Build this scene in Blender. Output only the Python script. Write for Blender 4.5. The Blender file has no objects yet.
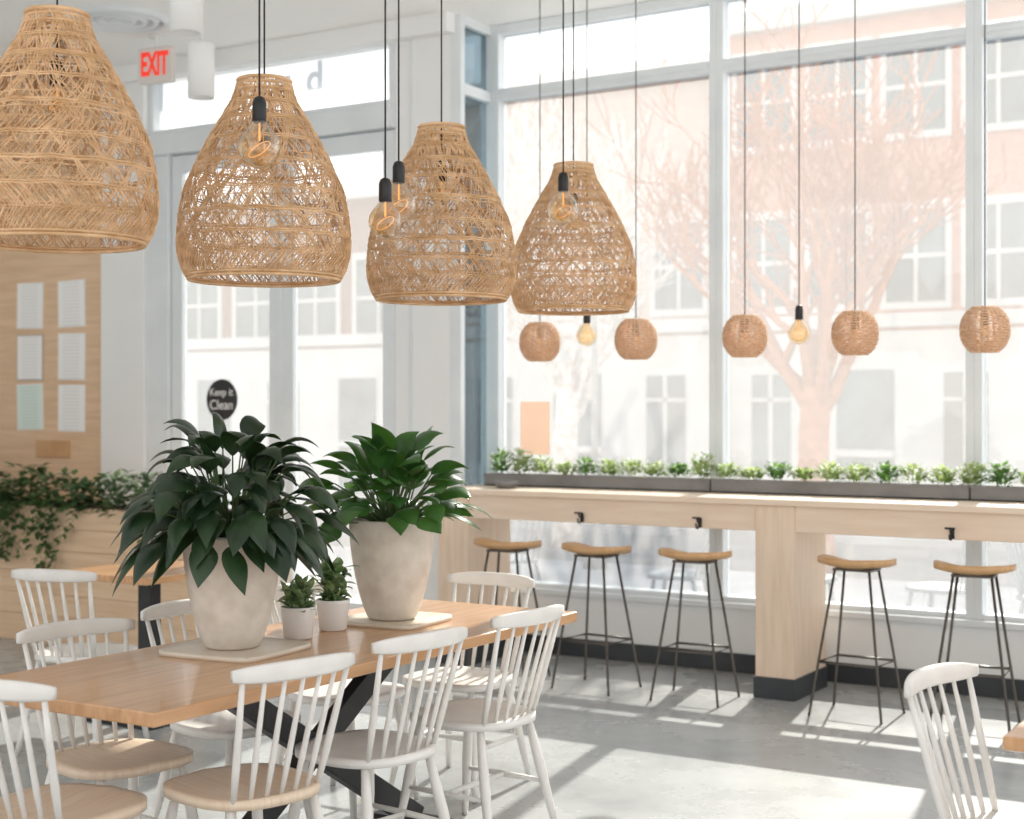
import bpy, bmesh, math, random
from mathutils import Vector, Matrix, Quaternion
random.seed(7)
C = bpy.context.scene.collection
D = math.radians
CEIL = 4.05
bpy.context.scene.view_settings.view_transform = "Standard"

# ------------------------------------------------------------ materials
def _new(name):
    m = bpy.data.materials.new(name); m.use_nodes = True
    nt = m.node_tree
    return m, nt, nt.nodes["Principled BSDF"]

def mat(name, c1, c2=None, rough=0.5, scale=8.0, stretch=(1,1,1), metal=0.0, bump=0.0, spec=0.5, detail=4, coat=0.0, lo=0.35, hi=0.65, trans=0.0, tcol=None):
    m, nt, b = _new(name)
    c2 = c2 or tuple(min(1, x*0.9) for x in c1)
    tc = nt.nodes.new("ShaderNodeTexCoord"); mp = nt.nodes.new("ShaderNodeMapping")
    mp.inputs["Scale"].default_value = stretch
    nz = nt.nodes.new("ShaderNodeTexNoise"); nz.inputs["Scale"].default_value = scale; nz.inputs["Detail"].default_value = detail
    cr = nt.nodes.new("ShaderNodeValToRGB")
    cr.color_ramp.elements[0].position = lo; cr.color_ramp.elements[1].position = hi
    cr.color_ramp.elements[0].color = (*c1, 1); cr.color_ramp.elements[1].color = (*c2, 1)
    L = nt.links.new
    L(tc.outputs["Object"], mp.inputs["Vector"]); L(mp.outputs[0], nz.inputs["Vector"])
    L(nz.outputs["Fac"], cr.inputs["Fac"]); L(cr.outputs["Color"], b.inputs["Base Color"])
    b.inputs["Roughness"].default_value = rough; b.inputs["Metallic"].default_value = metal
    b.inputs["Specular IOR Level"].default_value = spec
    b.inputs["Coat Weight"].default_value = coat
    if bump > 0:
        bp = nt.nodes.new("ShaderNodeBump"); bp.inputs["Strength"].default_value = bump; bp.inputs["Distance"].default_value = 0.01
        L(nz.outputs["Fac"], bp.inputs["Height"]); L(bp.outputs[0], b.inputs["Normal"])
    if trans > 0:
        tl = nt.nodes.new("ShaderNodeBsdfTranslucent"); mx = nt.nodes.new("ShaderNodeMixShader"); mx.inputs[0].default_value = trans
        if tcol: tl.inputs[0].default_value = (*tcol, 1)
        else: L(cr.outputs["Color"], tl.inputs[0])
        out = nt.nodes["Material Output"]
        L(b.outputs[0], mx.inputs[1]); L(tl.outputs[0], mx.inputs[2]); L(mx.outputs[0], out.inputs[0])
    return m

def glassmat(name, tint=(1,1,1), haze=0.1, gloss=0.05, hazecol=(1,1,1), edge=0.0):
    m = bpy.data.materials.new(name); m.use_nodes = True
    nt = m.node_tree; nt.nodes.clear(); L = nt.links.new
    out = nt.nodes.new("ShaderNodeOutputMaterial")
    tr = nt.nodes.new("ShaderNodeBsdfTransparent"); tr.inputs[0].default_value = (*tint, 1)
    tl = nt.nodes.new("ShaderNodeBsdfTranslucent"); tl.inputs[0].default_value = (*hazecol, 1)
    gl = nt.nodes.new("ShaderNodeBsdfGlossy"); gl.inputs["Roughness"].default_value = 0.03
    m1 = nt.nodes.new("ShaderNodeMixShader"); m2 = nt.nodes.new("ShaderNodeMixShader")
    m1.inputs[0].default_value = haze; m2.inputs[0].default_value = gloss
    if haze > 0:
        nz = nt.nodes.new("ShaderNodeTexNoise"); nz.inputs["Scale"].default_value = 1.3
        mr = nt.nodes.new("ShaderNodeMapRange")
        mr.inputs["To Min"].default_value = haze*0.8; mr.inputs["To Max"].default_value = haze*1.2
        L(nz.outputs["Fac"], mr.inputs["Value"]); L(mr.outputs[0], m1.inputs[0])
    if edge > 0:
        lw = nt.nodes.new("ShaderNodeLayerWeight"); lw.inputs["Blend"].default_value = 0.4
        mr2 = nt.nodes.new("ShaderNodeMapRange"); mr2.inputs["To Min"].default_value = gloss; mr2.inputs["To Max"].default_value = edge
        L(lw.outputs["Facing"], mr2.inputs["Value"]); L(mr2.outputs[0], m2.inputs[0])
    L(tr.outputs[0], m1.inputs[1]); L(tl.outputs[0], m1.inputs[2])
    L(m1.outputs[0], m2.inputs[1]); L(gl.outputs[0], m2.inputs[2]); L(m2.outputs[0], out.inputs[0])
    return m

def emit(name, col, s):
    m, nt, b = _new(name)
    b.inputs["Base Color"].default_value = (*col, 1)
    b.inputs["Emission Color"].default_value = (*col, 1); b.inputs["Emission Strength"].default_value = s
    return m

def brickmat(name, c1, c2, mortar, scale=5.0):
    m, nt, b = _new(name); L = nt.links.new
    tc = nt.nodes.new("ShaderNodeTexCoord"); mp = nt.nodes.new("ShaderNodeMapping")
    mp.inputs["Rotation"].default_value = (D(90), 0, 0)
    br = nt.nodes.new("ShaderNodeTexBrick"); br.inputs["Scale"].default_value = scale
    br.inputs["Color1"].default_value = (*c1, 1); br.inputs["Color2"].default_value = (*c2, 1); br.inputs["Mortar"].default_value = (*mortar, 1)
    L(tc.outputs["Object"], mp.inputs["Vector"]); L(mp.outputs[0], br.inputs["Vector"]); L(br.outputs["Color"], b.inputs["Base Color"])
    b.inputs["Roughness"].default_value = 0.9
    return m

def papermat(name, base, ink):
    m, nt, b = _new(name); L = nt.links.new
    tc = nt.nodes.new("ShaderNodeTexCoord"); sp = nt.nodes.new("ShaderNodeSeparateXYZ"); L(tc.outputs["Object"], sp.inputs[0])
    s1 = nt.nodes.new("ShaderNodeMath"); s1.operation="MULTIPLY"; s1.inputs[1].default_value=38; L(sp.outputs["Z"], s1.inputs[0])
    fr = nt.nodes.new("ShaderNodeMath"); fr.operation="FRACT"; L(s1.outputs[0], fr.inputs[0])
    gt = nt.nodes.new("ShaderNodeMath"); gt.operation="GREATER_THAN"; gt.inputs[1].default_value=0.65; L(fr.outputs[0], gt.inputs[0])
    ax = nt.nodes.new("ShaderNodeMath"); ax.operation="ABSOLUTE"; L(sp.outputs["X"], ax.inputs[0])
    l1 = nt.nodes.new("ShaderNodeMath"); l1.operation="LESS_THAN"; l1.inputs[1].default_value=0.09; L(ax.outputs[0], l1.inputs[0])
    m2 = nt.nodes.new("ShaderNodeMath"); m2.operation="MULTIPLY"; L(gt.outputs[0], m2.inputs[0]); L(l1.outputs[0], m2.inputs[1])
    mx = nt.nodes.new("ShaderNodeMix"); mx.data_type="RGBA"; mx.inputs["A"].default_value=(*base,1); mx.inputs["B"].default_value=(*ink,1)
    L(m2.outputs[0], mx.inputs["Factor"]); L(mx.outputs["Result"], b.inputs["Base Color"]); b.inputs["Roughness"].default_value=0.8
    return m

M = {}
M["white"] = mat("white_paint", (0.87,0.88,0.88), (0.84,0.85,0.85), 0.6, 2)
M["ceil"] = mat("ceiling_paint", (0.90,0.90,0.89), (0.88,0.88,0.87), 0.8, 1)
M["frame"] = mat("aluminium_frame_paint", (0.78,0.82,0.84), (0.72,0.76,0.79), 0.4, 3)
M["chair"] = mat("chair_white_paint", (0.82,0.79,0.75), (0.76,0.73,0.69), 0.35, 12)
M["seatwood"] = mat("pale_seat_wood", (0.80,0.64,0.49), (0.72,0.55,0.40), 0.4, 6, (14,1,1))
M["table"] = mat("oak_table", (0.64,0.36,0.18), (0.50,0.26,0.115), 0.28, 3.5, (12,0.8,4), coat=0.3)
M["lightwood"] = mat("birch_ply", (0.80,0.58,0.39), (0.71,0.49,0.31), 0.5, 2.5, (1,1,14))
M["counterwood"] = mat("whitewashed_oak", (0.85,0.70,0.56), (0.79,0.63,0.49), 0.35, 2.5, (1,10,10))
M["pillarwood"] = mat("whitewashed_oak_upright", (0.83,0.66,0.51), (0.75,0.57,0.42), 0.45, 3, (12,12,1))
M["stoolwood"] = mat("stool_beech", (0.68,0.42,0.22), (0.58,0.33,0.15), 0.4, 5, (1,12,1))
M["black"] = mat("black_steel", (0.012,0.012,0.014), (0.022,0.022,0.024), 0.45, 10)
M["darkmetal"] = mat("stool_wire_metal", (0.11,0.095,0.08), (0.075,0.065,0.055), 0.4, 10, metal=0.4)
M["basebd"] = mat("baseboard_rubber", (0.03,0.035,0.04), (0.045,0.05,0.055), 0.5, 5)
M["rattan"] = mat("rattan", (0.97,0.68,0.41), (0.74,0.46,0.23), 0.5, 14, (1,1,3), trans=0.24)
M["rattan2"] = mat("pale_wicker", (1.0,0.80,0.60), (0.82,0.56,0.36), 0.6, 45, (1,1,2), trans=0.38)
M["pot"] = mat("stone_pot", (0.74,0.67,0.59), (0.62,0.55,0.47), 0.7, 14, bump=0.25, detail=8)
M["smallpot"] = mat("white_ceramic", (0.80,0.77,0.74), (0.74,0.71,0.68), 0.4, 4)
M["tray"] = mat("cream_tray", (0.76,0.66,0.55), (0.68,0.57,0.45), 0.5, 5)
M["soil"] = mat("soil", (0.05,0.035,0.025), (0.09,0.06,0.04), 0.95, 40, bump=0.5)
M["leafdark"] = mat("dark_green_leaf", (0.009,0.024,0.011), (0.022,0.052,0.019), 0.32, 7, trans=0.10, tcol=(0.07,0.14,0.02))
M["leafmid"] = mat("green_leaf", (0.022,0.080,0.018), (0.050,0.15,0.032), 0.33, 8, trans=0.18, tcol=(0.16,0.36,0.05))
M["leafpale"] = mat("pale_green_leaf", (0.46,0.54,0.28), (0.16,0.28,0.10), 0.5, 16, trans=0.5, tcol=(0.52,0.64,0.26))
M["leafsill"] = mat("sill_green_leaf", (0.10,0.24,0.08), (0.05,0.14,0.05), 0.5, 16, trans=0.45, tcol=(0.30,0.48,0.14))
M["leafhighlight"] = mat("white_leaf_highlight", (0.9,0.9,0.88), (0.85,0.86,0.82), 0.5, 16, trans=0.4)  # white for scattered leaves that paint bright highlights onto the sill plants
M["ivy"] = mat("ivy_leaf", (0.03,0.085,0.025), (0.13,0.21,0.07), 0.45, 9, trans=0.15)
M["stem"] = mat("stem_green", (0.05,0.10,0.03), (0.08,0.13,0.04), 0.5, 5)
M["trough"] = mat("galvanised_trough", (0.19,0.185,0.18), (0.25,0.245,0.24), 0.5, 6)
M["paper"] = papermat("paper", (0.95,0.95,0.94), (0.80,0.81,0.82))
M["papergreen"] = papermat("paper_mint", (0.76,0.89,0.83), (0.64,0.76,0.71))
M["paperframe"] = mat("paper_frame_grey", (0.45,0.42,0.39), (0.5,0.47,0.44), 0.7, 20)
M["poster"] = mat("poster_peach", (0.93,0.78,0.67), (0.90,0.74,0.62), 0.8, 5, trans=0.45, tcol=(0.90,0.74,0.63))
M["red"] = emit("exit_red", (0.85,0.04,0.02), 0.5)
M["signwhite"] = mat("sign_face", (0.74,0.70,0.66), (0.70,0.66,0.62), 0.4, 3)
M["edgewhite"] = mat("sheet_edge", (0.88,0.88,0.88), (0.85,0.85,0.85), 0.6, 3)
M["blackboard"] = mat("sign_black", (0.02,0.02,0.022), (0.03,0.03,0.03), 0.6, 5)
M["vinyl"] = mat("white_vinyl", (0.95,0.95,0.95), (0.9,0.9,0.9), 0.5, 5)
M["frost"] = mat("frosted_vinyl", (0.97,0.98,1.0), (0.95,0.96,0.98), 0.5, 5, trans=0.9, tcol=(0.93,0.95,0.97))
M["glass"] = glassmat("window_glass", (0.97,0.99,1.0), 0.12, 0.035, (1,0.985,0.965))
M["glassdark"] = glassmat("return_glass", (0.44,0.52,0.56), 0.05, 0.08)
M["bulbglass"] = glassmat("bulb_glass", (1.0,0.88,0.68), 0.05, 0.08, (1,0.75,0.4), edge=0.75)
M["filament"] = emit("filament_glow", (1.0,0.52,0.18), 0.8)
M["cord"] = mat("black_cord", (0.02,0.02,0.02), (0.03,0.03,0.03), 0.6, 5)
M["snow"] = mat("salted_pavement", (0.42,0.42,0.43), (0.24,0.245,0.26), 0.8, 0.8, detail=8)
M["road"] = mat("asphalt", (0.10,0.105,0.115), (0.16,0.165,0.175), 0.85, 1.5)
M["brick"] = brickmat("red_brick", (0.42,0.175,0.12), (0.50,0.23,0.16), (0.50,0.38,0.33))
M["brick2"] = brickmat("tan_brick", (0.42,0.31,0.26), (0.48,0.37,0.31), (0.52,0.45,0.41))
M["brick3"] = brickmat("dark_brick", (0.16,0.08,0.07), (0.22,0.11,0.09), (0.28,0.24,0.22))
M["stone"] = mat("pale_stucco", (0.56,0.54,0.52), (0.48,0.465,0.45), 0.9, 2)
M["outglass"] = mat("dark_building_glass", (0.03,0.05,0.06), (0.13,0.17,0.19), 0.15, 0.9)
M["bark"] = mat("bark_string_light_tint", (0.30,0.10,0.045), (0.42,0.17,0.085), 0.9, 10)  # orange glow of wrapped string lights put into the bark colour
M["bark2"] = mat("frosted_bark", (0.50,0.42,0.37), (0.80,0.76,0.74), 0.9, 10)
M["bluemetal"] = mat("blue_grey_metal", (0.06,0.11,0.15), (0.09,0.14,0.18), 0.5, 5)

def floormat():
    m, nt, b = _new("polished_concrete"); L = nt.links.new
    tc = nt.nodes.new("ShaderNodeTexCoord")
    n1 = nt.nodes.new("ShaderNodeTexNoise"); n1.inputs["Scale"].default_value = 1.1; n1.inputs["Detail"].default_value = 9; n1.inputs["Roughness"].default_value = 0.6
    n2 = nt.nodes.new("ShaderNodeTexNoise"); n2.inputs["Scale"].default_value = 14; n2.inputs["Detail"].default_value = 5
    mx = nt.nodes.new("ShaderNodeMath"); mx.operation = "MULTIPLY_ADD"; mx.inputs[1].default_value = 0.2
    cr = nt.nodes.new("ShaderNodeValToRGB")
    cr.color_ramp.elements[0].position = 0.42; cr.color_ramp.elements[0].color = (0.31,0.325,0.33,1)
    cr.color_ramp.elements[1].position = 0.78; cr.color_ramp.elements[1].color = (0.47,0.485,0.48,1)
    mr = nt.nodes.new("ShaderNodeMapRange"); mr.inputs["To Min"].default_value = 0.15; mr.inputs["To Max"].default_value = 0.38
    L(tc.outputs["Object"], n1.inputs["Vector"]); L(tc.outputs["Object"], n2.inputs["Vector"])
    L(n2.outputs["Fac"], mx.inputs[0]); L(n1.outputs["Fac"], mx.inputs[2])
    L(mx.outputs[0], cr.inputs["Fac"]); L(cr.outputs["Color"], b.inputs["Base Color"])
    L(n1.outputs["Fac"], mr.inputs["Value"]); L(mr.outputs[0], b.inputs["Roughness"])
    return m
M["floor"] = floormat()

# ------------------------------------------------------------ mesh builder
class MB:
    def __init__(s): s.bm = bmesh.new(); s.mi = 0
    def face(s, vs):
        try:
            f = s.bm.faces.new(vs); f.material_index = s.mi; f.smooth = True; return f
        except ValueError: return None
    def box(s, c, d, rotm=None):
        v = []
        for x in (-.5,.5):
            for y in (-.5,.5):
                for z in (-.5,.5):
                    p = Vector((x*d[0], y*d[1], z*d[2]))
                    if rotm: p = rotm @ p
                    v.append(s.bm.verts.new(p + Vector(c)))
        for q in ((0,1,3,2),(4,6,7,5),(0,4,5,1),(2,3,7,6),(0,2,6,4),(1,5,7,3)):
            f = s.face([v[i] for i in q])
            if f: f.smooth = False
        return s
    def b2(s, a, b):
        return s.box([(a[i]+b[i])/2 for i in range(3)], [abs(b[i]-a[i]) for i in range(3)])
    def tube(s, pts, r, sides=8, closed=False, cap=True):
        pts = [Vector(p) for p in pts]; n = len(pts)
        if not hasattr(r, "__len__"): r = [r]*n
        rings = []; prev = None
        for i in range(n):
            a = pts[(i-1) % n] if (closed or i > 0) else pts[i]
            b = pts[(i+1) % n] if (closed or i < n-1) else pts[i]
            t = (b-a).normalized()
            if prev is None:
                ref = Vector((0,0,1)) if abs(t.z) < 0.9 else Vector((1,0,0))
                u = t.cross(ref).normalized()
            else:
                u = (prev - t*prev.dot(t)).normalized()
            prev = u; w = t.cross(u)
            rings.append([s.bm.verts.new(pts[i] + (u*math.cos(2*math.pi*k/sides) + w*math.sin(2*math.pi*k/sides))*r[i]) for k in range(sides)])
        m = n if closed else n-1
        for i in range(m):
            A, B = rings[i], rings[(i+1) % n]
            for k in range(sides):
                s.face([A[k], A[(k+1)%sides], B[(k+1)%sides], B[k]])
        if cap and not closed:
            s.face(rings[0][::-1]); s.face(rings[-1])
        return s
    def lathe(s, prof, segs=32, c=(0,0,0)):
        rings = []
        for r, z in prof:
            if r < 1e-6: rings.append([s.bm.verts.new((c[0], c[1], c[2]+z))])
            else: rings.append([s.bm.verts.new((c[0]+r*math.cos(2*math.pi*k/segs), c[1]+r*math.sin(2*math.pi*k/segs), c[2]+z)) for k in range(segs)])
        for A, B in zip(rings, rings[1:]):
            for k in range(segs):
                k2 = (k+1) % segs
                if len(A) == 1 and len(B) == 1: continue
                if len(A) == 1: s.face([A[0], B[k], B[k2]])
                elif len(B) == 1: s.face([A[k], B[0], A[k2]])
                else: s.face([A[k], B[k], B[k2], A[k2]])
        return s
    def plate(s, a, b, n, zt, zb, segs=40, rings=6, sx=None):
        def P(r, k):
            th = 2*math.pi*k/segs; cx, sy = math.cos(th), math.sin(th)
            x = a*r*math.copysign(abs(cx)**(2/n), cx); y = b*r*math.copysign(abs(sy)**(2/n), sy)
            if sx: x = sx(x, y)
            return x, y
        def side(fn, flip):
            R = [[s.bm.verts.new((0,0,fn(0,0)))]]
            for i in range(1, rings+1):
                rr = []
                for k in range(segs):
                    x, y = P(i/rings, k); rr.append(s.bm.verts.new((x, y, fn(x, y))))
                R.append(rr)
            for A, B in zip(R, R[1:]):
                for k in range(segs):
                    k2 = (k+1)%segs
                    f = [A[0], B[k], B[k2]] if len(A) == 1 else [A[k], B[k], B[k2], A[k2]]
                    s.face(f[::-1] if flip else f)
            return R[-1]
        T = side(zt, False); B = side(zb, True)
        for k in range(segs):
            k2 = (k+1)%segs; s.face([T[k], B[k], B[k2], T[k2]])
        return s
    def leaf(s, path, widths, fold=0.25, side=None, up=Vector((0,0,1))):
        L = []; prev = side
        n = len(path)
        for i, p in enumerate(path):
            t = (path[min(i+1,n-1)] - path[max(i-1,0)]).normalized()
            sd = t.cross(up)
            if side is not None: sd = side - t*side.dot(t)
            if sd.length < 0.15: sd = prev if prev else Vector((1,0,0))
            sd.normalize(); prev = sd
            nn = sd.cross(t).normalized()
            w = widths[i]
            L.append([s.bm.verts.new(p - sd*w + nn*w*fold), s.bm.verts.new(p - sd*w*0.5 + nn*w*fold*0.25), s.bm.verts.new(p), s.bm.verts.new(p + sd*w*0.5 + nn*w*fold*0.25), s.bm.verts.new(p + sd*w + nn*w*fold)])
        for A, B in zip(L, L[1:]):
            for k in range(4): s.face([A[k], A[k+1], B[k+1], B[k]])
    def obj(s, name, mats, parent=None, loc=(0,0,0), rot=0, bevel=0, subsurf=0, flat=False, **kw):
        bmesh.ops.recalc_face_normals(s.bm, faces=s.bm.faces) if kw.pop("fixn", True) else None
        me = bpy.data.meshes.new(name); s.bm.to_mesh(me); s.bm.free()
        if not isinstance(mats, (list, tuple)): mats = [mats]
        for m in mats: me.materials.append(m)
        if flat:
            for p in me.polygons: p.use_smooth = False
        o = bpy.data.objects.new(name, me); C.objects.link(o)
        if parent: o.parent = parent
        o.location = loc; o.rotation_euler = (0,0,rot)
        if bevel:
            b = o.modifiers.new("bevel", "BEVEL"); b.width = bevel; b.segments = 2; b.limit_method = "ANGLE"
        if subsurf:
            b = o.modifiers.new("sub", "SUBSURF"); b.levels = subsurf; b.render_levels = subsurf
        for k, v in kw.items(): o[k] = v
        return o

def thing(name, label, cat, loc=(0,0,0), rot=0, group=None):
    e = bpy.data.objects.new(name, None); C.objects.link(e)
    e.empty_display_size = 0.1; e.location = loc; e.rotation_euler = (0,0,rot)
    e["label"] = label; e["category"] = cat
    if group: e["group"] = group
    return e

def copy_thing(root, loc, rot=None, label=None):
    n = root.copy(); C.objects.link(n); n.location = loc
    if rot is not None: n.rotation_euler = (0,0,rot)
    if label: n["label"] = label
    def rec(src, dst):
        for ch in list(src.children):
            c = ch.copy(); C.objects.link(c); c.parent = dst
            rec(ch, c)
    rec(root, n)
    return n

def tag(o, label, cat, group=None):
    o["label"] = label; o["category"] = cat
    if group: o["group"] = group
    return o

def struct(name, a, b, m, bevel=0):
    return MB().b2(a, b).obj(name, m, bevel=bevel, kind="structure")

def text_mesh(name, txt, size, m, parent, loc, rot, depth=0.002, bold=0.0):
    cu = bpy.data.curves.new(name, "FONT"); cu.body = txt; cu.size = size; cu.extrude = depth; cu.offset = bold
    cu.align_x = "CENTER"; cu.align_y = "CENTER"
    t = bpy.data.objects.new("tmp_text", cu); C.objects.link(t)
    dg = bpy.context.evaluated_depsgraph_get(); dg.update()
    me = bpy.data.meshes.new_from_object(t.evaluated_get(dg))
    bpy.data.objects.remove(t)
    me.materials.clear(); me.materials.append(m)
    o = bpy.data.objects.new(name, me); C.objects.link(o); o.parent = parent
    o.location = loc; o.rotation_euler = rot
    return o

# ------------------------------------------------------------ room shell
XR = 3.0
YW = 8.15; YD = 7.8
struct("floor", (-10.2,-1.2,-0.1), (XR,8.3,0), M["floor"])
struct("ceiling", (-10.2,-1.2,CEIL), (XR,8.3,CEIL+0.2), M["ceil"])
struct("wall_left", (-10.2,-1.2,0), (-10.0,8.0,CEIL), M["white"])
struct("wall_back_knee", (-5.2,YW,0), (XR,YW+0.13,0.39), M["white"])
struct("wall_back_column", (-5.67,YD,0), (-5.24,YD+0.14,CEIL), M["white"], 0.004)
struct("wall_back_pier", (-8.31,YD-0.06,0), (-7.87,YD+0.14,CEIL), M["white"], 0.004)
struct("wall_back_panel", (-10.0,YD,0), (-8.31,YD+0.14,CEIL), M["lightwood"])
struct("baseboard_back", (-5.2,YW-0.02,0), (XR,YW,0.11), M["basebd"])
struct("trim_1", (-5.2,YW-0.04,0.375), (XR,YW+0.01,0.41), M["frame"], 0.004)
struct("trim_2", (-8.4,YD-0.10,CEIL-0.12), (-5.2,YD+0.02,CEIL), M["white"])
struct("trim_5", (-5.55,YD-0.012,0.0), (-5.53,YD,CEIL-0.12), M["frame"])

def window(name, x0, x1, z0, z1, y, bars, fw=0.045, dep=0.10):
    b = MB()
    b.b2((x0,y-dep/2,z0), (x0+fw,y+dep/2,z1)).b2((x1-fw,y-dep/2,z0), (x1,y+dep/2,z1))
    b.b2((x0+fw,y-dep/2,z0), (x1-fw,y+dep/2,z0+0.05)); b.b2((x0+fw,y-dep/2,z1-0.06), (x1-fw,y+dep/2,z1))
    for z in bars: b.b2((x0+fw,y-dep/2,z-0.035), (x1-fw,y+dep/2,z+0.035))
    for z in bars:
        b.b2((x0+fw,y-dep/2-0.008,z-0.012), (x1-fw,y-dep/2,z+0.012))
    o = b.obj(name, M["frame"], bevel=0.004, kind="structure")
    MB().b2((x0+fw-0.005,y+0.010,z0+0.03), (x1-fw+0.005,y+0.012,z1-0.03)).obj("glass_pane", M["glass"], parent=o, fixn=False)
    return o
xs = [-5.15,-3.575,-2.06,-0.545,0.97,2.485]
for i in range(5):
    window("window_%d" % (i+1), xs[i], xs[i+1], 0.39, CEIL, YW+0.06, [1.0, 3.6])
b = MB()
x = -5.2
b.b2((x-0.04,YD,0), (x+0.04,YD+0.05,CEIL)); b.b2((x-0.04,YW+0.01,0), (x+0.05,YW+0.12,CEIL))
b.b2((x-0.04,YD+0.05,0), (x+0.04,YW+0.01,0.39)); b.b2((x-0.04,YD+0.05,3.55), (x+0.04,YW+0.01,3.62)); b.b2((x-0.04,YD+0.05,CEIL-0.06), (x+0.04,YW+0.01,CEIL))
w6 = b.obj("window_6", M["frame"], kind="structure", bevel=0.003)
MB().b2((x-0.003,YD+0.04,0.38), (x+0.003,YW+0.02,CEIL-0.03)).obj("glass_pane", M["glassdark"], parent=w6)
struct("trim_3", (-7.87,YD-0.03,0), (-7.66,YD+0.12,3.38), M["frame"], 0.004)
struct("trim_4", (-7.87,YD-0.06,3.38), (-5.67,YD+0.12,3.52), M["frame"], 0.004)
window("window_7", -7.87, -5.67, 3.52, CEIL-0.0, YD+0.04, [])
def door(name, x0, x1, hside):
    y = YD+0.03; z0, z1 = 0.01, 3.37; st = 0.10
    b = MB()
    b.b2((x0,y-0.025,z0),(x0+st,y+0.025,z1)).b2((x1-st,y-0.025,z0),(x1,y+0.025,z1))
    b.b2((x0+st,y-0.025,z0),(x1-st,y+0.025,z0+0.26)).b2((x0+st,y-0.025,z1-0.12),(x1-st,y+0.025,z1))
    d = b.obj(name, M["frame"], bevel=0.004, kind="structure")
    MB().b2((x0+st-0.005,y-0.003,z0+0.25),(x1-st+0.005,y+0.003,z1-0.11)).obj("glass_pane", M["glass"], parent=d)
    hx = x1-0.05 if hside > 0 else x0+0.05
    MB().tube([(hx,y-0.02,0.8),(hx,y-0.06,0.81),(hx,y-0.06,1.05),(hx,y-0.02,1.06)], 0.010).obj("door_handle", M["frame"], parent=d)
    return d
door("door_1", -7.655, -6.64, 1); door("door_2", -6.63, -5.675, -1)

s = thing("round_sign", "round black sign with white hand lettering on the door glass", "sign", (-7.18, YD+0.012, 1.62))
b = MB(); b.lathe([(0.0,-0.006),(0.14,-0.006),(0.145,0),(0.14,0.006),(0,0.006)], 40)
o = b.obj("sign_board", M["blackboard"], parent=s); o.rotation_euler = (D(90),0,0)
text_mesh("lettering", "Keep it", 0.075, M["vinyl"], s, (0,-0.008,0.05), (D(90),0,0), 0.001)
text_mesh("lettering", "Clean", 0.095, M["vinyl"], s, (0,-0.008,-0.04), (D(90),0,0), 0.001)
for ch_, xx, kk in (("b",-6.36,0),("r",-6.62,1)):
    s = thing("window_letter", "frosted vinyl letter stuck on the glass above the doors", "lettering", (xx, YD+0.03, 3.78), group="vinyl letters above the doors")
    text_mesh("lettering", ch_, 0.30, M["frost"], s, (0,0,0), (D(90),0,D(180)), 0.001, 0.008)

b = MB()
for r in (0.30,0.24,0.17,0.10):
    b.lathe([(r,0),(r-0.02,-0.03),(r-0.045,-0.03),(r-0.05,0)], 40)
b.lathe([(0.30,0),(0.05,0.0)],40)
tag(b.obj("ceiling_vent", M["frame"], loc=(-7.05,6.75,CEIL-0.001), fixn=False), "round white air vent set in the ceiling", "vent")
def spot(loc):
    t = thing("ceiling_spotlight", "white cylindrical spotlight hanging from the ceiling", "spotlight", loc, group="ceiling spotlights")
    MB().lathe([(0,0.012),(0.062,0.012),(0.066,0.0),(0.075,0.0),(0.075,0.30),(0.068,0.31),(0,0.31)], 32).obj("lamp_housing", M["white"], parent=t)
    h = CEIL-loc[2]
    MB().tube([(0,0,0.305),(0,0,h)], 0.012).obj("stem", M["white"], parent=t)
    MB().lathe([(0,h-0.03),(0.05,h-0.03),(0.05,h),(0,h)], 24).obj("canopy", M["white"], parent=t)
    return t
s1 = spot((-4.97,5.16,3.33)); copy_thing(s1, (-5.93,6.28,3.33)); 
s = thing("exit_sign", "white exit sign with red letters hanging near the entrance", "exit sign", (-7.20,7.2,3.85), rot=D(10))
MB().box((0,0,0),(0.27,0.05,0.24)).obj("sign_box", M["signwhite"], parent=s, bevel=0.006)
text_mesh("lettering", "EXIT", 0.135, M["red"], s, (0,-0.028,0), (D(90),0,0), 0.002, 0.004).scale = (0.78,1.6,1)
MB().tube([(0,0,0.10),(0,0,CEIL-3.85)],0.01).lathe([(0,CEIL-3.85-0.015),(0.05,CEIL-3.85-0.015),(0.05,CEIL-3.85),(0,CEIL-3.85)],20).obj("bracket", M["white"], parent=s)

for i,(px,pz) in enumerate([(-9.14,2.35),(-8.68,2.35),(-9.14,1.95),(-8.68,1.95),(-9.14,1.57),(-8.68,1.56)]):
    n = thing("paper_notice", ["white paper notice taped to the wooden wall panel","framed white certificate on the wooden wall panel","mint green paper notice on the wooden wall panel"][1 if i in (2,) else 2 if i==4 else 0], "notice", (px,YD-0.004,pz), group="notices on the wood panel")
    n.rotation_euler = (0, D([1.2,-0.8,0.3,1.0,-1.5,0.6][i]), 0)
    MB().box((0,0.001,0),(0.295,0.005,0.355)).obj("frame_edge", M["paperframe"] if i==2 else M["edgewhite"], parent=n)
    MB().box((0,-0.003,0),(0.275,0.004,0.335)).obj("sheet", M["papergreen"] if i==4 else M["paper"], parent=n)
tag(MB().box((0,0,0),(0.36,0.02,0.13)).obj("wooden_plaque", M["stoolwood"], loc=(-8.88,YD-0.009,1.25), bevel=0.003), "small brown wooden plaque on the wall panel", "plaque")

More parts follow.
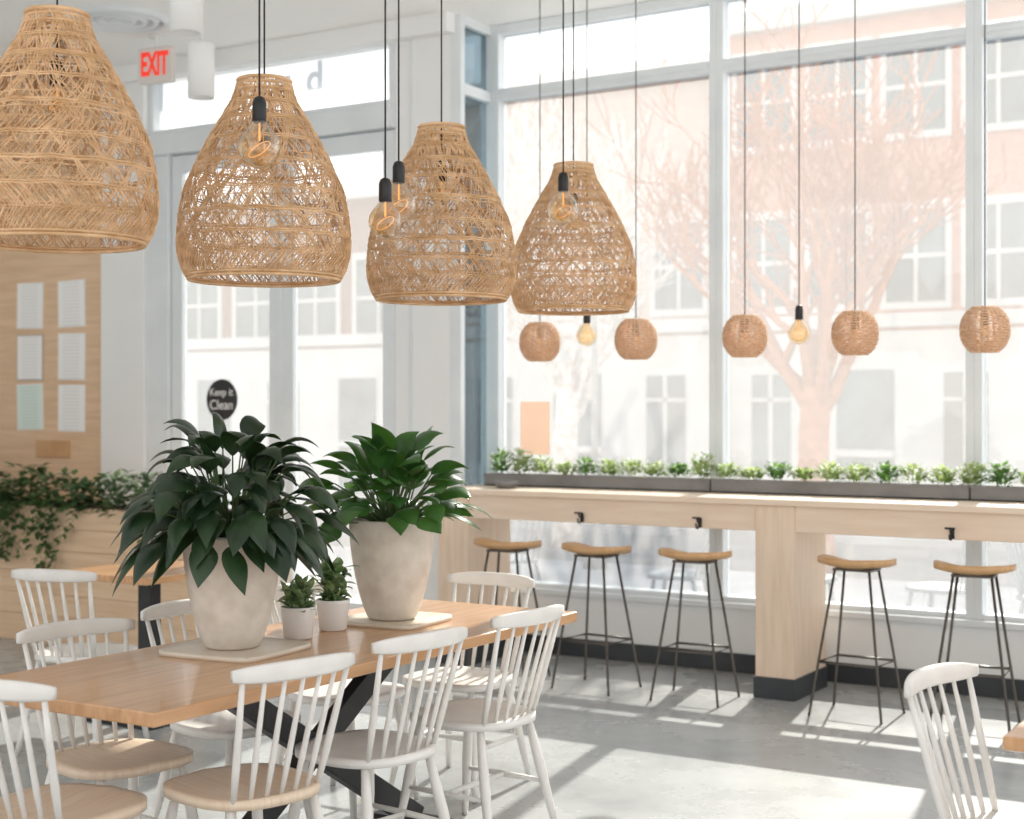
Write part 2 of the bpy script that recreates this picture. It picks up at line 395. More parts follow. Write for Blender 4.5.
# ------------------------------------------------------------ partition with planter
PX0, PX1, PY = -9.95, -6.35, 6.75
p = thing("planter_partition", "low pale wood partition with a planter box along its top", "partition", ((PX0+PX1)/2, PY+0.15, 0))
w = (PX1-PX0)
b = MB()
for i in range(6):
    b.b2((-w/2, -0.15, 0.04+i*0.145), (w/2, 0.15, 0.04+i*0.145+0.142))
b.b2((-w/2,-0.14,0),(w/2,0.14,0.9))
b.obj("panel", M["lightwood"], parent=p, bevel=0.003)
MB().b2((-w/2,-0.13,0.88),(w/2,0.13,0.925)).obj("planter_soil", M["soil"], parent=p)
def small_leaf(b, pos, dirv, ln, wd, droop=0.4):
    pts = []; d = dirv.normalized(); q = pos.copy(); n = 4
    for i in range(n+1):
        pts.append(q.copy()); d = (d + Vector((0,0,-droop/n))).normalized(); q = q + d*ln/n
    b.leaf(pts, [0.12*wd, wd*0.8, wd, wd*0.6, 0.01*wd], 0.2)
b = MB()
for i in range(2900):
    x = random.uniform(-w/2+0.02, w/2-0.02)
    cl = 0.75+0.25*math.sin(x*7.3)+0.2*math.sin(x*17)
    y = random.uniform(-0.2,0.1)
    z = 0.88 + random.random()**1.2*0.16*(0.7+cl)
    a = random.uniform(0,2*math.pi)
    small_leaf(b, Vector((x,y,z)), Vector((math.cos(a),math.sin(a)-0.3,random.uniform(-0.2,0.9))), random.uniform(0.05,0.11), random.uniform(0.014,0.028))
for k in range(26):
    x = random.uniform(-w/2+0.05, w/2-0.1) if k > 12 else random.uniform(-0.1,0.75)
    L_ = random.uniform(0.1,0.28) if k > 12 else random.uniform(0.2,0.5)
    pts = []
    for j in range(9):
        t = j/8; pts.append(Vector((x+0.04*math.sin(j*1.3+k), -0.17-0.03*math.sin(t*3), 0.96-t*L_)))
    b.tube(pts, 0.002, 4)
    for j in range(int(L_*60)):
        t = random.random(); q = Vector((x+0.04*math.sin(t*8*1.3+k)+random.uniform(-0.03,0.03), -0.185+random.uniform(-0.03,0.0), 0.96-t*L_))
        a = random.uniform(math.pi, 2*math.pi)
        small_leaf(b, q, Vector((math.cos(a),math.sin(a),-0.3)), random.uniform(0.04,0.08), random.uniform(0.010,0.022))
fo = b.obj("trailing_foliage", M["ivy"], loc=((PX0+PX1)/2, PY+0.15, 0), fixn=False)
tag(fo, "dense green trailing ivy filling the planter partition", "ivy"); fo["kind"] = "stuff"

# ------------------------------------------------------------ bar counter
YF = 7.5
ct = thing("bar_counter", "long whitewashed wood bar counter running along the windows", "bar counter", (-3.0,YF+0.28,0))
def W(x,y,z): return (x+3.0, y-YF-0.28, z)
b = MB(); b.b2(W(-5.14,YF-0.03,1.035), W(0.9,8.085,1.07)); b.obj("countertop", M["counterwood"], parent=ct, bevel=0.004)
b = MB(); b.b2(W(-5.12,YF,0.895), W(0.88,YF+0.04,1.035)); b.obj("apron", M["counterwood"], parent=ct, bevel=0.004)
for px in (-5.12, -3.05, -0.6):
    ww = 0.22
    MB().b2(W(px,YF-0.015,0.11), W(px+ww,YF+0.48,1.034)).obj("pillar", M["pillarwood"], parent=ct, bevel=0.005)
    MB().b2(W(px-0.008,YF-0.023,0), W(px+ww+0.008,YF+0.485,0.115)).obj("plinth", M["basebd"], parent=ct, bevel=0.003)
def hook(x):
    h = thing("bag_hook", "small black metal hook under the counter edge", "hook", (x,YF-0.001,0.925), group="bag hooks under the counter")
    MB().box((0,-0.002,0),(0.022,0.006,0.05)).tube([(0,-0.004,0.012),(0,-0.035,0.008),(0,-0.045,0.03)],0.005,6).tube([(0,-0.004,-0.012),(0,-0.03,-0.03),(0,-0.05,-0.022),(0,-0.055,0.0)],0.005,6).tube([(-0.025,-0.045,0.03),(0.025,-0.045,0.03)],0.006,6).obj("hook_body", M["black"], parent=h)
    return h
h0 = hook(-4.12)
for x in (-3.38,-2.0): copy_thing(h0,(x,YF-0.001,0.925))

def trough(x0, x1):
    c = (x0+x1)/2; w = (x1-x0)/2; h = 0.075
    t = thing("window_trough_planter", "long dark grey metal trough planter on the counter against the glass", "planter", (c,7.97,1.07), group="trough planters on the counter")
    b = MB()
    b.b2((-w,-0.07,0),(w,-0.062,h)).b2((-w,0.062,0),(w,0.07,h)).b2((-w,-0.062,0),(-w+0.008,0.062,h)).b2((w-0.008,-0.062,0),(w,0.062,h)).b2((-w,-0.07,0),(w,0.07,0.008))
    b.b2((-w-0.003,-0.078,h-0.008),(w+0.003,-0.062,h+0.002))
    b.obj("trough_body", M["trough"], parent=t, flat=True)
    MB().b2((-w+0.009,-0.06,0.01),(w-0.009,0.06,h-0.012)).obj("soil", M["soil"], parent=t)
for a_,b_ in ((-5.05,-3.5),(-3.49,-2.02),(-2.01,-0.5)): trough(a_,b_)
def bushy(loc, hgt, wid, n, m, label):
    b = MB()
    for i in range(n):
        a = random.uniform(0,2*math.pi); rr = wid*math.sqrt(random.random())*0.95
        z = 0.012+hgt*0.8*random.random()*(1-0.35*(rr/wid)**2)
        pos = Vector((rr*math.cos(a), 0.5*rr*math.sin(a), z))
        e = random.uniform(0.0,1.2)
        b.mi = 1 if (random.random() < 0.15 and z > hgt*0.3) else 0
        small_leaf(b, pos, Vector((math.cos(a)*0.6,math.sin(a)*0.5,e)), random.uniform(0.022,0.042)*(1+hgt), random.uniform(0.009,0.015), 0.6)
    b.mi = 0
    for i in range(7):
        a = random.uniform(0,6.28)
        b.tube([(0.02*math.cos(a),0.01*math.sin(a),-0.002),(wid*0.5*math.cos(a),wid*0.25*math.sin(a),hgt*0.6)],0.0014,4)
    o = b.obj("window_plant", [m, M["leafhighlight"]], loc=loc, fixn=False)
    return tag(o, label, "plant", "plants in the window troughs")
rx = -4.97; k=0
while rx < -0.6:
    near = abs(rx+2.0) < 0.16 or rx < -4.7 or abs(rx+3.6)<0.1
    hg = random.uniform(0.14,0.20) if near else random.uniform(0.07,0.13)
    m_ = M["leafpale"] if k%4 else M["leafsill"]
    bushy((rx,7.97,1.140), hg, 0.072, 170 if near else 130, m_, ("low bushy pale green plant" if k%4 else "low bushy green plant")+" in the window trough")
    rx += 0.155; k+=1
tag(MB().lathe([(0,0),(0.05,0),(0.075,0.03),(0.08,0.045),(0.072,0.045),(0.045,0.01),(0,0.008)],32).obj("small_bowl", M["trough"], loc=(-4.75,7.68,1.07)), "small dark shallow bowl on the counter", "bowl")

# ------------------------------------------------------------ stools
def make_stool(loc, rot):
    s = thing("bar_stool", "bar stool with scooped beech seat and thin dark wire legs", "bar stool", loc, rot, "bar stools along the window counter")
    f = lambda x,y: 0.757 + 0.032*(abs(x)/0.2)**2.2 + 0.030*max(0,(-y-0.03)/0.13)**2 - 0.012*max(0,y/0.15)**2
    MB().plate(0.192,0.150,2.8,lambda x,y: f(x,y)+0.014, lambda x,y: f(x,y)-0.016).obj("seat", M["stoolwood"], parent=s)
    MB().box((0,0,0.737),(0.20,0.15,0.012)).obj("seat_plate", M["darkmetal"], parent=s)
    for sx in (-1,1):
        for sy in (-1,1):
            MB().tube([(sx*0.09,sy*0.065,0.742),(sx*0.188,sy*0.16,0.012),(sx*0.19,sy*0.162,0.0)],0.0072,8).obj("leg", M["darkmetal"], parent=s)
    t = (0.742-0.27)/0.742; fx = 0.09+0.10*t; fy = 0.065+0.097*t
    MB().tube([(-fx,-fy,0.27),(fx,-fy,0.27),(fx,fy,0.27),(-fx,fy,0.27)],0.007,8,closed=True).obj("footrest", M["darkmetal"], parent=s)
    return s
st = make_stool((-4.49,7.28,0), D(4))
for x,y,r in ((-3.91,7.28,-6),(-3.31,7.28,3),(-2.44,7.34,-3),(-1.86,7.38,5),(-1.25,7.38,0)):
    copy_thing(st,(x,y,0),D(r))

# ------------------------------------------------------------ chairs
def make_chair(loc, rot):
    c = thing("spindle_chair", "white painted spindle-back wooden chair", "chair", loc, rot, "white spindle chairs")
    zt = lambda x,y: 0.452 - 0.014*math.exp(-((x/0.13)**2+((y+0.03)/0.12)**2)) + 0.004*math.exp(-(x/0.03)**2)*max(0,y/0.2)
    zb = lambda x,y: 0.415 + 0.014*((x/0.22)**2+(y/0.21)**2)*0.6
    MB().plate(0.215,0.205,3.0,zt,zb,44,8,sx=lambda x,y: x*(0.95+0.3*(y))).obj("seat", M["chair"], parent=c)
    n = 15
    bm_ = MB(); secs=[]
    for i in range(n):
        u = -1+2*i/(n-1); x = u*0.215
        y = -0.285 + 0.045*u*u; zc = 0.822 - 0.004*u*u
        hh = 0.027*(1-0.40*abs(u)**4); tt = 0.0125*(1-0.25*abs(u)**4)
        secs.append([(x, y+tt*a, zc+hh*bz) for a,bz in ((-1,-0.7),(-0.7,-1),(0.7,-1),(1,-0.7),(1,0.7),(0.7,1),(-0.7,1),(-1,0.7))])
    R = [[bm_.bm.verts.new(p) for p in s_] for s_ in secs]
    for A,B in zip(R,R[1:]):
        for k in range(8): bm_.face([A[k],A[(k+1)%8],B[(k+1)%8],B[k]])
    bm_.face(R[0][::-1]); bm_.face(R[-1])
    bm_.obj("top_rail", M["chair"], parent=c)
    for i in range(7):
        u = -1+2*i/6
        x0 = u*0.150; y0 = -0.175+0.022*u*u; x1 = u*0.187; y1 = -0.281+0.045*(u*0.187/0.215)**2
        q0 = Vector((x0,y0,0.44)); q1 = Vector((x1,y1,0.80))
        rr = 0.0095 if abs(u) > 0.9 else 0.0075
        MB().tube([q0.lerp(q1,t) for t in (0,0.3,0.6,1)],[rr*0.9,rr*1.25,rr*1.1,rr*0.8],8).obj("spindle", M["chair"], parent=c)
    for sx in (-1,1):
        for sy in (-1,1):
            a = Vector((sx*0.145,sy*0.135,0.425)); e = Vector((sx*0.205,sy*(0.20 if sy>0 else 0.225),0))
            MB().tube([a.lerp(e,t) for t in (0,0.25,0.45,0.8,1)],[0.013,0.0175,0.019,0.014,0.0115],10).obj("leg", M["chair"], parent=c)
    def at(sx,sy,z):
        a = Vector((sx*0.145,sy*0.135,0.425)); e = Vector((sx*0.205,sy*(0.20 if sy>0 else 0.225),0)); return a.lerp(e,1-z/0.425)
    for sx in (-1,1):
        p0,p1 = at(sx,-1,0.19),at(sx,1,0.19)
        MB().tube([p0,p0.lerp(p1,0.5),p1],[0.008,0.012,0.008],8).obj("stretcher", M["chair"], parent=c)
    p0 = at(-1,-1,0.19).lerp(at(-1,1,0.19),0.5); p1 = at(1,-1,0.19).lerp(at(1,1,0.19),0.5)
    MB().tube([p0,p0.lerp(p1,0.5),p1],[0.008,0.012,0.008],8).obj("stretcher", M["chair"], parent=c)
    return c
ch = make_chair((-2.955,3.31,0), D(78))
chairs = [ch]
for x,y,r in ((-2.94,3.89,82),(-2.93,4.52,86),(-3.23,2.86,4),(-3.38,5.10,180),(-3.54,3.37,-101),(-3.60,3.98,-95),(-3.60,4.62,-90),(-5.20,4.75,14),(-0.86,3.98,-99)):
    chairs.append(copy_thing(ch,(x,y,0),D(r)))
for i in (0,3,5):
    chairs[i]["label"] = "white spindle-back chair with a pale natural wood seat"
    for k in chairs[i].children:
        if k.name.startswith("seat"):
            k.material_slots[0].link = "OBJECT"; k.material_slots[0].material = M["seatwood"]

# ------------------------------------------------------------ tables
t = thing("dining_table", "long honey oak dining table with crossed black steel legs", "table", (-3.24,4.0,0))
b = MB(); b.b2((-0.41,-1.17,0.71),(0.40,1.13,0.75)); b.obj("tabletop", M["table"], parent=t, bevel=0.005)
for sg in (-1,1):
    a = Vector((0,-0.55*sg,0.70)); e = Vector((0,0.55*sg,0.02)); d = e-a
    rot = d.to_track_quat("Z","Y").to_matrix()
    MB().box((0.0+0.028*sg,0,0.36),(0.05,0.085,d.length),rot).obj("leg", M["black"], parent=t, bevel=0.003)
    MB().b2((-0.15,sg*0.56-0.05,0),(0.15,sg*0.56+0.05,0.02)).obj("foot_plate", M["black"], parent=t)
MB().b2((-0.2,-0.75,0.695),(0.2,0.75,0.71)).obj("mounting_plate", M["black"], parent=t)

t = thing("cafe_table", "small square oak café table on a black pedestal", "table", (-5.45,5.40,0))
MB().b2((-0.31,-0.33,0.715),(0.31,0.35,0.75)).obj("tabletop", M["table"], parent=t, bevel=0.004)
MB().b2((-0.04,-0.04,0.02),(0.04,0.04,0.70)).b2((-0.2,-0.2,0.70),(0.2,0.2,0.715)).obj("pedestal", M["black"], parent=t, bevel=0.003)
MB().b2((-0.23,-0.23,0),(0.23,0.23,0.02)).obj("base_plate", M["black"], parent=t, bevel=0.003)

t = thing("cafe_table", "brown oak café table with black pedestal beside a white chair", "table", (-0.47,4.10,0))
MB().b2((-0.40,-0.38,0.715),(0.40,0.38,0.75)).obj("tabletop", M["table"], parent=t, bevel=0.004)
MB().b2((0.06,-0.04,0.02),(0.14,0.04,0.70)).b2((-0.2,-0.2,0.70),(0.2,0.2,0.715)).obj("pedestal", M["black"], parent=t, bevel=0.003)
MB().b2((-0.09,-0.23,0),(0.33,0.23,0.02)).obj("base_plate", M["black"], parent=t, bevel=0.003)

# ------------------------------------------------------------ trays, pots, plants
def tray(loc, a, label):
    o = MB().plate(a,a,7,lambda x,y: 0.012 + (0.006 if max(abs(x),abs(y))>a*0.93 else 0), lambda x,y: 0.0, 48, 12).obj("serving_tray", M["tray"], loc=loc, rot=D(5))
    return tag(o, label, "tray")
TZ=0.7502
tray((-3.34,3.70,TZ),0.195,"square cream tray under the large pot")
tray((-3.29,4.52,TZ),0.175,"square tan tray under the large pot")

def bigpot(loc, sc, label, plant, mleaf):
    t = thing("potted_plant", label, "potted plant", loc)
    prof = [(0,0),(0.080,0),(0.092,0.008),(0.110,0.05),(0.130,0.12),(0.146,0.20),(0.156,0.27),(0.161,0.33),(0.162,0.365),(0.159,0.375),(0.149,0.375),(0.146,0.36),(0.144,0.335),(0,0.335)]
    MB().lathe([(r*sc,z*sc) for r,z in prof],56).obj("pot", M["pot"], parent=t)
    MB().lathe([(0,0.347*sc),(0.08*sc,0.350*sc),(0.1435*sc,0.340*sc)],40).obj("soil", M["soil"], parent=t)
    b = MB(); st_ = MB()
    for (az, el0, Ls, Lb, wd, curl, droop) in plant:
        base = Vector((0.06*math.cos(az)*random.random(),0.06*math.sin(az)*random.random(),0.345*sc))
        d = Vector((math.cos(az)*math.cos(el0),math.sin(az)*math.cos(el0),math.sin(el0)))
        q = base.copy(); sp = []
        for i in range(6):
            sp.append(q.copy())
            if i < 5: q = q + d*Ls/5
            d = (d+Vector((0,0,-curl/5))).normalized()
        st_.tube(sp,[0.004,0.004,0.0035,0.003,0.003,0.0025],5)
        n=9; pts=[]; q = sp[-1].copy()
        tw = random.uniform(-0.6,0.6)
        out = Vector((math.cos(az),math.sin(az),0))
        for i in range(n+1):
            pts.append(q.copy()); q = q + d*Lb/n; d = (d+Vector((-math.sin(az)*tw*0.12,math.cos(az)*tw*0.12,-droop/n))+out*0.03).normalized()
        ws = [wd*x for x in (0.10,0.55,0.88,1.0,1.0,0.90,0.74,0.52,0.26,0.01)]
        side = Vector((-math.sin(az),math.cos(az),random.uniform(-0.6,0.6)))
        b.leaf(pts, ws, 0.22, side=side)
    st_.obj("stems", M["stem"], parent=t)
    b.obj("foliage", mleaf, parent=t, fixn=False)
    return t
def gen(n, emin, emax, lsm, lsM, lb, wd, curl, dr_in, dr_out):
    L=[]
    for i in range(n):
        az = i*2.399963+random.uniform(-0.25,0.25); u = ((i*0.7548777)%1.0)
        el = emax + (emin-emax)*u + random.uniform(-0.1,0.1)
        Ls = lsm+(lsM-lsm)*(0.35+0.65*random.random())*(1-0.4*u)
        L.append((az, el, Ls, lb*random.uniform(0.8,1.15), wd*random.uniform(0.8,1.2), curl*random.uniform(0.6,1.2), (dr_in+(dr_out-dr_in)*u)*random.uniform(0.8,1.3)))
    return L
pl1 = gen(165, 0.25, 1.5, 0.06,0.36, 0.195, 0.040, 0.6, 2.6, 1.7)
pl2 = gen(95, 0.35, 1.5, 0.08,0.31, 0.160, 0.047, 0.4, 1.7, 1.2)
bigpot((-3.355,3.70,TZ+0.013),1.0,"peace lily with dark drooping leaves in a tapered stone pot", pl1, M["leafdark"])
bigpot((-3.30,4.52,TZ+0.013),1.0,"leafy plant with broad green leaves in a tapered stone pot", pl2, M["leafmid"])

def smallpot(loc, label, m, wd, nn, lh):
    t = thing("potted_succulent", label, "potted plant", loc)
    MB().lathe([(0,0),(0.045,0),(0.05,0.006),(0.060,0.10),(0.061,0.112),(0.056,0.112),(0.052,0.095),(0,0.095)],36).obj("pot", M["smallpot"], parent=t)
    b = MB()
    for i in range(nn):
        az = i*2.4; e = random.uniform(0.0,1.4); L_=random.uniform(0.04,0.08)
        base = Vector((random.uniform(-0.035,0.035),random.uniform(-0.035,0.035),0.095+random.random()*lh))
        small_leaf(b, base, Vector((math.cos(az)*math.cos(e),math.sin(az)*math.cos(e),math.sin(e))), L_, wd, 0.5)
    b.obj("foliage", m, parent=t, fixn=False)
M["succ"] = mat("succulent_leaf", (0.38,0.46,0.24), (0.12,0.24,0.08), 0.45, 26, trans=0.15)
smallpot((-3.34,4.02,TZ),"small succulent with pale green leaves in a white pot",M["succ"],0.015,90,0.08)
smallpot((-3.36,4.24,TZ),"small bushy green plant in a white pot",M["succ"],0.017,120,0.13)

# ------------------------------------------------------------ big rattan pendants
H = 0.65
PROF = [(f*H,r) for f,r in ((0.0,0.245),(0.04,0.262),(0.12,0.277),(0.22,0.281),(0.32,0.276),(0.42,0.262),(0.5,0.244),(0.6,0.216),(0.7,0.182),(0.8,0.145),(0.88,0.113),(0.94,0.095),(1.0,0.086))]
def prof(h):
    for (h0,r0),(h1,r1) in zip(PROF,PROF[1:]):
        if h <= h1+1e-9: return r0+(r1-r0)*(h-h0)/(h1-h0)
    return PROF[-1][1]
def shade_mesh():
    b = MB(); rnd = random.Random(3)
    def P(th,h,off=0): r = prof(min(H,max(0,h)))+off; return (r*math.cos(th),r*math.sin(th),h)
    for sg in (-1,1):
        for i in range(60):
            th0 = 2*math.pi*i/60+rnd.uniform(-0.05,0.05); k = sg*rnd.uniform(1.2,2.3)
            for dd in (0,0.018):
                ph = rnd.uniform(0,6)
                pts=[P(th0+dd+k*(j/26)+0.04*math.sin(H*j/26*30+ph), H*j/26, 0.002*math.sin(j*2.1+sg)) for j in range(27)]
                b.tube(pts,0.0015,4,cap=False)
    for (ha,hb,n,kk) in ((0.012,0.07,120,0.17),(0.07,0.13,110,-0.17),(0.27,0.315,74,0.15)):
        for i in range(n):
            th = 2*math.pi*i/n+rnd.uniform(-0.02,0.02)
            b.tube([P(th+kk*t*rnd.uniform(0.9,1.1),ha+(hb-ha)*t,0.003) for t in (0,0.33,0.66,1)],0.0018,4,cap=False)
    for i in range(36):
        th = 2*math.pi*i/36
        b.tube([P(th+rnd.uniform(-0.012,0.012),H*j/14,-0.003) for j in range(15)],0.0017,4,cap=False)
    rings = [(0.0,0.006),(0.010,0.005),(0.07,0.0026),(0.13,0.0026),(0.137,0.0026),(0.20,0.0026),(0.207,0.0026),(0.27,0.0026),(0.277,0.0026),(0.36,0.0026),(0.367,0.0026),(0.44,0.0026),(0.447,0.0026),(0.51,0.0026),(0.517,0.0026),(0.57,0.0026),(0.577,0.0026),(0.615,0.004),(0.635,0.004),(0.65,0.006)]
    for k in range(26): rings.append((rnd.uniform(0.02,0.62),0.0014))
    for h,rr in rings:
        pts=[P(2*math.pi*j/56,h+0.002*math.sin(j*1.7)*(rr<0.004),0.004*math.sin(j*math.pi)) for j in range(56)]
        b.tube(pts,rr,5,closed=True)
    for a in (0,math.pi/2):
        b.tube([(0.086*math.cos(a),0.086*math.sin(a),H),(-0.086*math.cos(a),-0.086*math.sin(a),H)],0.003,5)
    return b
def bulb_parts(parent, z, r):
    o = MB().lathe([(0.0,z-r),(r*0.38,z-r*0.93),(r*0.71,z-r*0.71),(r*0.93,z-r*0.37),(r,z),(r*0.93,z+r*0.37),(r*0.71,z+r*0.72),(r*0.42,z+r*1.05),(r*0.26,z+r*1.3)],28).obj("light_bulb", M["bulbglass"], parent=parent)
    pts=[]
    for j in range(60):
        t=j/59; a=t*2*math.pi*3.5; pts.append((r*0.5*math.cos(a),r*0.5*math.sin(a),z-r*0.1+r*0.45*math.sin(t*math.pi*7)))
    MB().tube(pts,0.0011,4).tube([(0,0,z+r*1.2),(0,0,z+r*0.3)],0.003,6).obj("filament", M["filament"], parent=o)
    MB().lathe([(0,z+r*1.15),(0.018,z+r*1.15),(0.021,z+r*1.2),(0.021,z+r*1.2+0.055),(0.016,z+r*1.2+0.07),(0.008,z+r*1.2+0.075),(0,z+r*1.2+0.075)],20).obj("socket", M["black"], parent=parent)
    return z+r*1.2+0.07
def cordcan(parent, z0, z1):
    MB().tube([(0,0,z0),(0,0,z1)],0.0030,6).obj("cord", M["cord"], parent=parent)
    MB().lathe([(0,z1-0.025),(0.05,z1-0.025),(0.055,z1-0.02),(0.055,z1),(0,z1)],24).obj("ceiling_canopy", M["white"], parent=parent)
first = True
for x,y,z,r in ((-3.31,2.92,2.025,0),(-3.225,3.71,1.975,0.7),(-3.15,4.63,1.965,1.9),(-3.22,5.78,1.99,3.1)):
    if first:
        p = thing("rattan_pendant_lamp", "large bell-shaped woven rattan pendant lamp on a black cord", "pendant lamp", (x,y,z), group="large rattan pendants over the table")
        shade_mesh().obj("lamp_shade", M["rattan"], parent=p, fixn=False)
        top = bulb_parts(p, 0.40, 0.042); cordcan(p, top, CEIL-z); first=False
    else:
        n = p.copy(); C.objects.link(n); n.location=(x,y,z)
        for k in list(p.children):
            if k.name.startswith(("cord","ceiling_canopy")): continue
            c = k.copy(); C.objects.link(c); c.parent=n
            if k.name.startswith("lamp_shade"): c.rotation_euler=(0,0,r)
            for g_ in list(k.children):
                g2=g_.copy(); C.objects.link(g2); g2.parent=c
        cordcan(n, top, CEIL-z)
def barebulb(loc, r, group, label="clear globe filament bulb hanging on a black cord"):
    t = thing("bare_bulb_pendant", label, "pendant bulb", loc, group=group)
    top = bulb_parts(t, 0.0, r); cordcan(t, top, CEIL-loc[2]); return t
for loc in ((-2.94,3.36,2.33),(-2.98,4.12,2.25),(-2.86,3.88,2.16),(-2.91,5.14,2.345)):
    barebulb(loc,0.063 if loc[1]!=3.88 else 0.055,"bare bulbs over the dining table")
for loc in ((-2.77,7.4,1.95),(-4.035,7.4,1.97)):
    barebulb(loc,0.06,"bare bulbs over the bar counter")
g = thing("wicker_globe_pendant", "small round woven wicker pendant lamp on a black cord", "pendant lamp", (-4.345,7.4,1.94), group="small wicker pendants over the counter")
b = MB()
def gp(th, ph):
    z = 0.108*ph; r = 0.115*math.sqrt(max(0.0,1-0.72*abs(ph)**2.3)); return (r*math.cos(th), r*math.sin(th), z)
for i in range(17):
    ph = -0.98+1.96*i/16
    pts=[]
    for j in range(72):
        q=gp(2*math.pi*j/72,ph); s_=1+0.03*(1 if (j//3+i)%2 else -1); pts.append((q[0]*s_,q[1]*s_,q[2]))
    b.tube(pts,0.0048,5,closed=True)
for i in range(24):
    b.tube([gp(2*math.pi*(i+0.5)/24,-1+2*j/20) for j in range(21)],0.0038,5,cap=False)
b.tube([(0.062*math.cos(2*math.pi*j/30),0.062*math.sin(2*math.pi*j/30),0.110) for j in range(30)],0.005,6,closed=True)
b.tube([(0.062,0,0.110),(-0.062,0,0.110)],0.003,5)
b.obj("lamp_shade", M["rattan2"], parent=g, fixn=False)
top2 = bulb_parts(g, -0.01, 0.03)
cordcan(g, top2, CEIL-1.94)
for x in (-3.724,-3.074,-2.469,-1.815,-1.2): copy_thing(g,(x,7.4,1.94))

tag(MB().box((0,0,0),(0.22,0.004,0.34)).obj("window_poster", M["poster"], loc=(-4.86,YW+0.066,1.43)), "peach coloured poster stuck on the window glass", "poster")

# ------------------------------------------------------------ exterior
def ground(name,a,b_,m):
    o = MB().b2(a,b_).obj(name,m); o["kind"]="structure"; return o
ground("ground",(-60,8.3,-0.3),(40,13.5,-0.03),M["snow"])
ground("ground_road",(-60,13.5,-0.35),(40,18.0,-0.13),M["road"])
ground("ground_far_pavement",(-60,18.0,-0.3),(40,60,-0.03),M["snow"])

def building(x0,x1,y,h,m,label,cols,floors,ww=0.9,wh=1.3,z1=3.0,store=True):
    t = thing("building", label, "building", ((x0+x1)/2,y,-0.03))
    w=(x1-x0)/2
    b = MB(); b.b2((-w,0,0),(w,8,h))
    b.obj("facade", m, parent=t)
    MB().b2((-w-0.05,-0.2,h),(w+0.05,8,h+0.3)).b2((-w,-0.12,2.75),(w,0,2.95)).obj("cornice", M["stone"], parent=t)
    first=None
    for f in range(floors):
        for c in range(cols):
            x = -w + (c+0.5)*2*w/cols; z = z1+0.7+f*2.4
            if z+wh > h: continue
            if first is None:
                k = MB(); k.mi=0
                k.b2((-ww/2-0.08,-0.05,-0.1),(ww/2+0.08,0.0,0)).b2((-ww/2-0.08,-0.05,wh),(ww/2+0.08,0,wh+0.12)).b2((-ww/2-0.08,-0.05,0),(-ww/2,0,wh)).b2((ww/2,-0.05,0),(ww/2+0.08,0,wh)).b2((-ww/2,-0.04,wh/2-0.03),(ww/2,0,wh/2+0.03)).b2((-0.025,-0.04,0),(0.025,0,wh))
                k.mi=1; k.b2((-ww/2,-0.02,0),(ww/2,-0.005,wh))
                first = k.obj("building_window",[M["stone"],M["outglass"]],parent=t,loc=(x,0,z),flat=True)
            else:
                n = first.copy(); C.objects.link(n); n.parent=t; n.location=(x,0,z)
    if store:
        k = MB(); ns = max(2,cols-1)
        k.mi=0; k.b2((-w,-0.08,0),(w,-0.0,2.7))
        for c in range(ns):
            x=-w+(c+0.5)*2*w/ns; hw=w/ns*0.42
            if c%2==0:
                k.mi=1; k.b2((x-hw,-0.10,0.7),(x+hw,-0.085,2.1))
                k.mi=0; k.b2((x-0.03,-0.12,0.7),(x+0.03,-0.10,2.1)); k.b2((x-hw,-0.12,1.7),(x+hw,-0.10,1.75))
            else:
                k.mi=1; k.b2((x-0.42,-0.10,0.05),(x+0.42,-0.085,2.15))
                k.mi=0; k.b2((x-0.42,-0.12,0.9),(x+0.42,-0.10,1.0))
        k.obj("shopfront",[M["stone"],M["outglass"]],parent=t,flat=True)
    return t
building(-13.6,-9.0,20.5,6.6,M["brick2"],"pale brick town building with white window surrounds across the street",4,2,0.8,1.3,2.4)
building(-8.9,-3.2,20.8,7.2,M["brick"],"red brick building with a pale shopfront across the street",5,2,0.85,1.3,2.4)
building(-22.5,-13.8,21.5,5.4,M["brick3"],"dark brick building with dark windows across the street",6,2,1.0,1.4,2.2)
building(-3.0,4.0,21.0,7.0,M["brick"],"tall red brick building across the street",4,2,0.9,1.3,2.6)

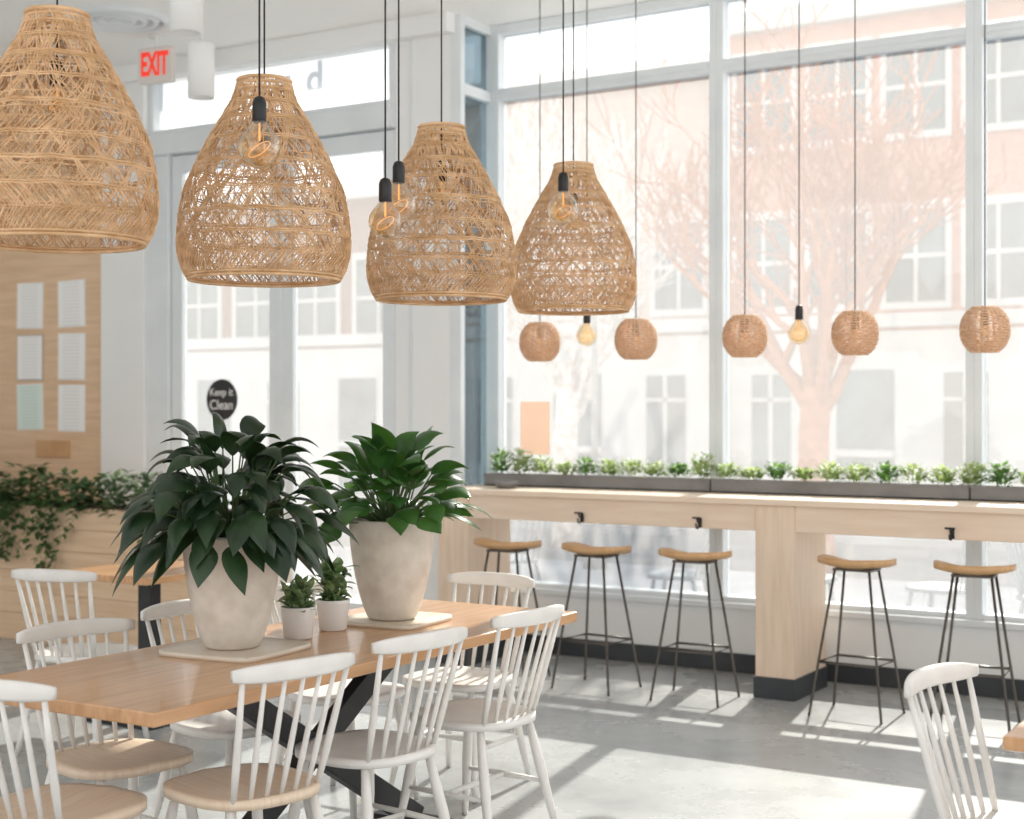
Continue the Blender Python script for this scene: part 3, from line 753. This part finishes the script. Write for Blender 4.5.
def tree(loc, seed, sc, m, label):
    rnd = random.Random(seed)
    t = thing("bare_tree", label, "tree", loc)
    tb = MB(); bb = MB()
    tp = [(0.02*math.sin(i*1.4),0.0,i*0.34*sc) for i in range(8)]
    tb.tube(tp,[0.21*sc,0.18*sc,0.165*sc,0.16*sc,0.155*sc,0.15*sc,0.14*sc,0.11*sc],12)
    tb.obj("trunk", m, parent=t)
    def grow(p,d,ln,r,lev):
        n=6; pts=[p.copy()]; rs=[r]; q=p.copy(); dd=d.copy(); kids=[]
        for i in range(n):
            dd=(dd+Vector((rnd.uniform(-.16,.16),rnd.uniform(-.16,.16),rnd.uniform(-0.02,.14)))).normalized()
            q=q+dd*ln/n; pts.append(q.copy()); rs.append(r*(1-0.65*(i+1)/n))
            if lev<4 and i>=1 and rnd.random()<(0.75 if lev<3 else 0.6):
                kids.append((q.copy(),dd.copy(),rs[-1]))
        bb.tube(pts,[max(0.007,x) for x in rs],5 if lev>1 else 8)
        for (kp,kd,kr) in kids:
            ax = Vector((rnd.uniform(-1,1),rnd.uniform(-1,1),rnd.uniform(-0.2,0.5))).normalized()
            nd = (kd*0.75+ax*0.65).normalized()
            grow(kp,nd,ln*rnd.uniform(0.55,0.75),max(0.008,kr*0.75),lev+1)
    base = Vector(tp[-2])
    for k in range(7):
        a = k*2*math.pi/7+rnd.uniform(-.3,.3)
        z0 = base.z - rnd.uniform(0,0.7)
        grow(Vector((tp[5][0],0,z0)),Vector((math.cos(a)*0.75,math.sin(a)*0.75,rnd.uniform(0.6,1.5))).normalized(),1.9*sc,0.08*sc,0)
    bb.obj("branches", m, parent=t, fixn=False)
tree((-5.15,14.2,-0.08),5,1.0,M["bark"],"bare winter street tree with the orange glow of string lights coloured into its bark")
tree((-8.9,15.8,-0.13),11,0.95,M["bark2"],"bare winter tree with frosty pale branches")

t = thing("street_lamp", "slim grey street lamp post with a globe head", "street lamp", (-7.0,13.0,-0.03))
MB().lathe([(0,0),(0.12,0),(0.12,0.1),(0.06,0.3),(0.04,0.5),(0.035,2.6),(0,2.6)],20).obj("post", M["trough"], parent=t)
MB().lathe([(0,2.6),(0.08,2.62),(0.12,2.70),(0.13,2.8),(0.12,2.9),(0.07,2.97),(0,3.0)],24).obj("globe", M["stone"], parent=t)

for x,y,r in ((-4.35,9.3,100),(-3.55,9.6,-80),(-1.9,9.4,-90),(-2.6,9.5,80),(-5.9,9.6,60)):
    n = copy_thing(ch,(x,y,-0.03),D(r),"blue-grey metal outdoor chair on the pavement")
    n["group"]="outdoor chairs on the pavement"; n.name="outdoor_chair"
    for k in n.children:
        k.material_slots[0].link="OBJECT"; k.material_slots[0].material=M["bluemetal"]

# ------------------------------------------------------------ light
w = bpy.data.worlds.new("World"); bpy.context.scene.world = w; w.use_nodes=True
nt=w.node_tree; bg=nt.nodes["Background"]
tc=nt.nodes.new("ShaderNodeTexCoord"); sx=nt.nodes.new("ShaderNodeSeparateXYZ"); cr=nt.nodes.new("ShaderNodeValToRGB")
cr.color_ramp.elements[0].position=0.0; cr.color_ramp.elements[0].color=(1.0,0.965,0.925,1)
cr.color_ramp.elements[1].position=0.7; cr.color_ramp.elements[1].color=(0.84,0.92,1.0,1)
nt.links.new(tc.outputs["Generated"],sx.inputs[0]); nt.links.new(sx.outputs["Z"],cr.inputs["Fac"]); nt.links.new(cr.outputs["Color"],bg.inputs["Color"])
bg.inputs["Strength"].default_value=1.65
sl=bpy.data.lights.new("sun","SUN"); sl.energy=8.5; sl.angle=D(0.7); sl.color=(1.0,0.93,0.83)
so=bpy.data.objects.new("sun",sl); C.objects.link(so)
so.rotation_euler = Vector((0.18,-1,-0.74)).to_track_quat("-Z","Y").to_euler()
so.location=(-3,14,9)

# ------------------------------------------------------------ camera
cd=bpy.data.cameras.new("camera"); cam=bpy.data.objects.new("camera",cd); C.objects.link(cam)
cd.sensor_width=36; cd.lens=36*1480/1024; cd.clip_end=200
cam.location=(0,0,1.55); cam.rotation_euler=(D(90),0,D(31.5))
cd.dof.use_dof=True; cd.dof.focus_distance=4.9; cd.dof.aperture_fstop=2.8
bpy.context.scene.camera=cam
